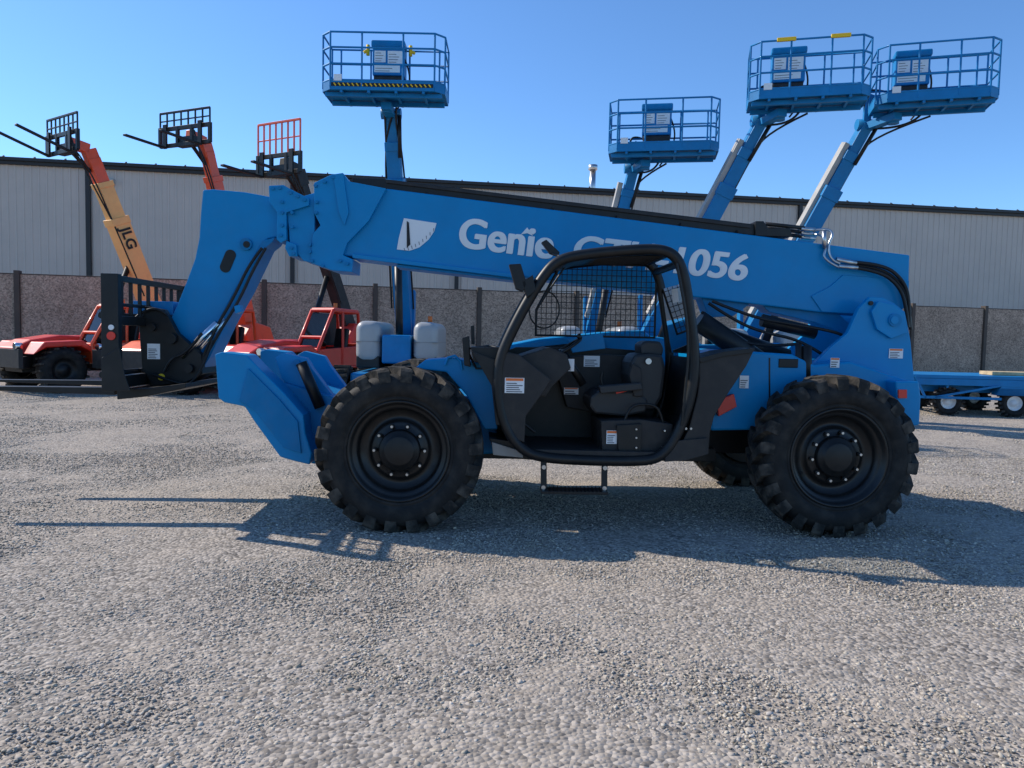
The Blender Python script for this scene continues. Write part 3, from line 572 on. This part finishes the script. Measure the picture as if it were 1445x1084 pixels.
# =========================================================== SETTING
A=W(0,222,32.0);B=W(1445,298,39.6)
dirv=Vector((B.x-A.x,B.y-A.y,0)).normalized(); yawb=math.atan2(dirv.y,dirv.x)
BL=Frame('warehouse',(A.x,A.y,0),yawb); x0=-25;x1=75; H=(A.z+B.z)/2
WALL=mat('corrugated_siding',(.60,.51,.43),.55,var=.06,scale=.5,spec=.3)
DARK=mat('dark_trim',(.022,.02,.02),.5,var=.2)
xs=x0;pitch=.305;pts=[]
while xs<x1:
    pts+=[(xs,0),(xs+.2,0),(xs+.225,-.035),(xs+.28,-.035)]; xs+=pitch
n=len(pts); v=[]
for z_ in (0,H-.3): v+=[(x,y,z_) for x,y in pts]
f=[[i,i+1,n+i+1,n+i] for i in range(n-1)]
obj('siding',v,f,WALL,BL)
obj('end_walls_roof',[(x0,0.02,0),(x1,.02,0),(x1,.02,H-.02),(x0,.02,H-.02),(x0,30,0),(x1,30,0),(x1,30,H-.02),(x0,30,H-.02),(x0,15,H+1.0),(x1,15,H+1.0)],[[0,1,2,3],[4,7,6,5],[0,3,8,7,4],[1,5,6,9,2],[3,2,9,8],[7,8,9,6]],WALL,BL)
box('eave_trim',(x0-.1,-.16,H-.3),(x1+.1,.04,H),DARK,BL,.01)
box('gutter',(x0-.1,-.26,H-.16),(x1+.1,-.16,H-.02),DARK,BL,.01)
def onwall(u,v_): return BL.U(u,v_,-.05)
for u in (126,413,645,1127,1500):
    p=onwall(u,330); box('downspout',(p.x-.09,-.2,0),(p.x+.09,-.05,H-.3),DARK,BL,.01)
beams('gutter_straps',[((x0+i*1.2,-.27,H-.06),(x0+i*1.2,-.1,H+.04),.05,.05) for i in range(int((x1-x0)/1.2))],DARK,BL,0)
p=BL.U(836,262,4); q=BL.U(836,240,4)
cyls('roof_vent_pipe',[((p.x,4,H),(p.x,4,q.z),.16)],STEEL,BL); cyls('roof_vent_cap',[((p.x,4,q.z),(p.x,4,q.z+.25),.24)],STEEL,BL)
p=onwall(156,257); box('wall_lamp',(p.x-.18,-.3,p.z-.12),(p.x+.18,-.05,p.z+.12),LGREY,BL,.02)
# fence
A=W(0,386,24);B=W(1445,438,33.5); HF=(A.z+B.z)/2
dirv=Vector((B.x-A.x,B.y-A.y,0)).normalized()
FE=Frame('concrete_fence',(A.x,A.y,0),math.atan2(dirv.y,dirv.x))
def fencemat():
    m=mat('exposed_aggregate',(.36,.265,.20),.9,var=.22,scale=.8,bump=.6,bscale=25,spec=.2); n=m.node_tree.nodes;l=m.node_tree.links
    b=n['Principled BSDF']; src=b.inputs['Base Color'].links[0].from_socket
    tc=[x for x in n if x.type=='TEX_COORD'][0]; vo=n.new('ShaderNodeTexVoronoi'); vo.inputs['Scale'].default_value=26; l.new(tc.outputs['Object'],vo.inputs['Vector'])
    hs=n.new('ShaderNodeSeparateColor'); l.new(vo.outputs['Color'],hs.inputs[0]); mr=n.new('ShaderNodeMapRange'); mr.inputs[3].default_value=.6; mr.inputs[4].default_value=1.4; l.new(hs.outputs[0],mr.inputs[0])
    mx=n.new('ShaderNodeVectorMath'); mx.operation='SCALE'; l.new(src,mx.inputs[0]); l.new(mr.outputs[0],mx.inputs['Scale']); l.new(mx.outputs[0],b.inputs['Base Color']); return m
FM=fencemat(); POST=mat('fence_post',(.075,.055,.042),.7,var=.2)
p0=FE.U(25,470,-.1).x; sp=FE.U(205,470,-.1).x-p0; k=-6
while p0+k*sp<60:
    x=p0+k*sp; box('post',(x-.08,-.14,0),(x+.08,.12,HF+.12),POST,FE,.01)
    box('panel',(x+.08,-.05,0),(x+sp-.08,.05,HF-.002),FM,FE,.012)
    box('cap',(x+.08,-.06,HF),(x+sp-.08,.06,HF+.03),POST,FE,.008)
    k+=1
# ground
def gz(x,y):
    w=min(1,max(0,(30-abs(y-13))/10))*min(1,max(0,(22-abs(x))/6))
    return w*(.012*noise.noise(Vector((x*.6,y*.6,0)))+.009*noise.noise(Vector((x*2.3,y*2.3,3))))+.0005*w
def gravelmat():
    m=bpy.data.materials.new('gravel_surface'); m.use_nodes=True; n=m.node_tree.nodes;l=m.node_tree.links; b=n['Principled BSDF']; b.inputs['Roughness'].default_value=.92; b.inputs['Specular IOR Level'].default_value=.2
    tc=n.new('ShaderNodeTexCoord')
    def vor(s):
        v=n.new('ShaderNodeTexVoronoi'); v.inputs['Scale'].default_value=s; l.new(tc.outputs['Object'],v.inputs['Vector']); return v
    def noi(s,d=4):
        v=n.new('ShaderNodeTexNoise'); v.inputs['Scale'].default_value=s; v.inputs['Detail'].default_value=d; l.new(tc.outputs['Object'],v.inputs['Vector']); return v
    v1=vor(44); big=noi(.35,5); med=noi(2.4,5)
    sep=n.new('ShaderNodeSeparateColor'); l.new(v1.outputs['Color'],sep.inputs[0])
    r=n.new('ShaderNodeValToRGB'); e=r.color_ramp.elements; e[0].position=.0; e[0].color=(.14,.122,.104,1); e[1].position=1; e[1].color=(.50,.435,.365,1); x=e.new(.5); x.color=(.32,.278,.232,1); l.new(sep.outputs[0],r.inputs[0])
    mr=n.new('ShaderNodeMapRange'); mr.inputs[1].default_value=.38; mr.inputs[2].default_value=.62; mr.inputs[4].default_value=.75; l.new(big.outputs[0],mr.inputs[0])
    mm=n.new('ShaderNodeMath'); mm.operation='MULTIPLY'; l.new(mr.outputs[0],mm.inputs[0]); mr2=n.new('ShaderNodeMapRange'); mr2.inputs[1].default_value=.35; mr2.inputs[2].default_value=.6; l.new(med.outputs[0],mr2.inputs[0]); l.new(mr2.outputs[0],mm.inputs[1])
    mx=n.new('ShaderNodeMixRGB'); mx.inputs[2].default_value=(.44,.37,.295,1); l.new(mm.outputs[0],mx.inputs[0]); l.new(r.outputs[0],mx.inputs[1]); l.new(mx.outputs[0],b.inputs['Base Color'])
    inv=n.new('ShaderNodeMath'); inv.operation='MULTIPLY'; inv.inputs[1].default_value=-1; l.new(v1.outputs['Distance'],inv.inputs[0])
    b1=n.new('ShaderNodeBump'); b1.inputs['Strength'].default_value=.8; b1.inputs['Distance'].default_value=.012; l.new(inv.outputs[0],b1.inputs['Height'])
    b3=n.new('ShaderNodeBump'); b3.inputs['Strength'].default_value=.5; b3.inputs['Distance'].default_value=.06; l.new(med.outputs[0],b3.inputs['Height']); l.new(b1.outputs[0],b3.inputs['Normal'])
    l.new(b3.outputs[0],b.inputs['Normal']); return m
gm=gravelmat()
xs=[-900,-300,-100,-40]+list(np.linspace(-20,20,161))+[40,100,300,900]; ys=[-600,-100,-20]+list(np.linspace(-4,30,137))+[50,120,400,1500]
v=[(x,y,gz(x,y)) for y in ys for x in xs]
nx_=len(xs); f=[[j*nx_+i,j*nx_+i+1,(j+1)*nx_+i+1,(j+1)*nx_+i] for j in range(len(ys)-1) for i in range(nx_-1)]
obj('ground',v,f,gm,None,smooth=True)
# loose stones: shared 2 m patches
phi=(1+5**.5)/2
ico=np.array([(-1,phi,0),(1,phi,0),(-1,-phi,0),(1,-phi,0),(0,-1,phi),(0,1,phi),(0,-1,-phi),(0,1,-phi),(phi,0,-1),(phi,0,1),(-phi,0,-1),(-phi,0,1)],float); ico/=np.linalg.norm(ico[0])
icf=np.array([(0,11,5),(0,5,1),(0,1,7),(0,7,10),(0,10,11),(1,5,9),(5,11,4),(11,10,2),(10,7,6),(7,1,8),(3,9,4),(3,4,2),(3,2,6),(3,6,8),(3,8,9),(4,9,5),(2,4,11),(6,2,10),(8,6,7),(9,8,1)])
sm=bpy.data.materials.new('stone'); sm.use_nodes=True; nn=sm.node_tree.nodes; sl_=sm.node_tree.links; ca_=nn.new('ShaderNodeVertexColor'); ca_.layer_name='Col'
ge=nn.new('ShaderNodeNewGeometry'); nz=nn.new('ShaderNodeTexNoise'); nz.inputs['Scale'].default_value=.9; nz.inputs['Detail'].default_value=4; sl_.new(ge.outputs['Position'],nz.inputs['Vector'])
mr=nn.new('ShaderNodeMapRange'); mr.inputs[1].default_value=.42; mr.inputs[2].default_value=.62; mr.inputs[4].default_value=.55; sl_.new(nz.outputs[0],mr.inputs[0])
mx=nn.new('ShaderNodeMixRGB'); mx.inputs[2].default_value=(.47,.40,.325,1); sl_.new(mr.outputs[0],mx.inputs[0]); sl_.new(ca_.outputs[0],mx.inputs[1]); sl_.new(mx.outputs[0],nn['Principled BSDF'].inputs['Base Color'])
nn['Principled BSDF'].inputs['Roughness'].default_value=.75; nn['Principled BSDF'].inputs['Specular IOR Level'].default_value=.35
def patch(N,smin=.0033):
    xx=(rng.random(N)-.5)*2.1; yy=(rng.random(N)-.5)*2.1
    size=smin+.0075*rng.random(N)**3+.008*(rng.random(N)>.985)*rng.random(N)
    V=ico[None]*(1+(rng.random((N,12,1))-.5)*.5)
    V=V*size[:,None,None]*np.stack([.8+.9*rng.random(N),.8+.5*rng.random(N),.4+.35*rng.random(N)],1)[:,None,:]
    a=rng.random(N)*6.283; ca,sa=np.cos(a)[:,None],np.sin(a)[:,None]
    tl=(rng.random(N)-.5)[:,None]*.9
    X_=V[...,0]*ca-V[...,1]*sa; Y_=V[...,0]*sa+V[...,1]*ca; Z_=V[...,2]+X_*tl
    V=np.stack([X_+xx[:,None],Y_+yy[:,None],Z_+size[:,None]*.15],2).reshape(-1,3)
    Fc=(icf[None]+12*np.arange(N)[:,None,None]).reshape(-1,3)
    me=bpy.data.meshes.new('gravel_patch'); me.vertices.add(len(V)); me.vertices.foreach_set('co',V.ravel().astype(np.float32))
    me.loops.add(Fc.size); me.loops.foreach_set('vertex_index',Fc.ravel().astype(np.int32)); me.polygons.add(len(Fc)); me.polygons.foreach_set('loop_start',np.arange(0,Fc.size,3,dtype=np.int32)); me.polygons.foreach_set('loop_total',np.full(len(Fc),3,dtype=np.int32))
    me.update(); at=me.color_attributes.new('Col','FLOAT_COLOR','POINT')
    g_=.25+.34*rng.random(N)**1.2+.15*(rng.random(N)>.94); g_[rng.random(N)>.86]*=.45; wm=rng.random(N)*.2
    C=np.stack([g_*(1.0+.3*wm),g_*.90,g_*(.79-wm*.7),np.ones(N)],1); C=np.repeat(C,12,axis=0); at.data.foreach_set('color',C.ravel().astype(np.float32))
    me.materials.append(sm); return me
gp=bpy.data.objects.new('gravel',None); S.collection.objects.link(gp)
pm=[[patch(14000),patch(11500)],[patch(8000),patch(6500)],[patch(4000,.005),patch(3000,.005)],[patch(1500,.006),patch(1100,.006)]]
for j in range(9):
    k=0 if j<2 else 1 if j<4 else 2 if j<6 else 3
    for i in range(-4-(j>3)*2,5+(j>3)*2):
        kk=min(3,max(0,k+random.choice((-1,0,0,0,1)))) if 1<j<8 else k
        o=bpy.data.objects.new('gravel_patch',random.choice(pm[kk])); link(o,gp); o.location=(i*2+.3*(j%3),2.4+j*2,0); o.rotation_euler=(0,0,math.pi/2*random.randint(0,3))
# light
sd=Vector((-1.2,.5,1.0)); el=math.atan2(1.0,1.3); az=math.atan2(sd.x,sd.y)
su=bpy.data.lights.new('sun','SUN'); su.energy=5.0; su.angle=math.radians(.5); su.color=(1,.93,.83); so=bpy.data.objects.new('sun',su); S.collection.objects.link(so); so.rotation_euler=(-sd).to_track_quat('-Z','Y').to_euler(); so.location=(-12,5,20)
w=bpy.data.worlds.new('World'); S.world=w; w.use_nodes=True; n=w.node_tree.nodes; sk=n.new('ShaderNodeTexSky'); sk.sky_type='NISHITA'; sk.sun_disc=False; sk.sun_elevation=el; sk.sun_rotation=az; sk.dust_density=.3; sk.ozone_density=1.4; sk.altitude=1200
mu=n.new('ShaderNodeMixRGB'); mu.blend_type='MULTIPLY'; mu.inputs[0].default_value=1; mu.inputs[2].default_value=(.74,1.08,1.42,1)
w.node_tree.links.new(sk.outputs[0],mu.inputs[1]); w.node_tree.links.new(mu.outputs[0],n['Background'].inputs[0]); n['Background'].inputs[1].default_value=.145
S.view_settings.view_transform='Standard'; S.view_settings.look='None'; S.view_settings.exposure=0
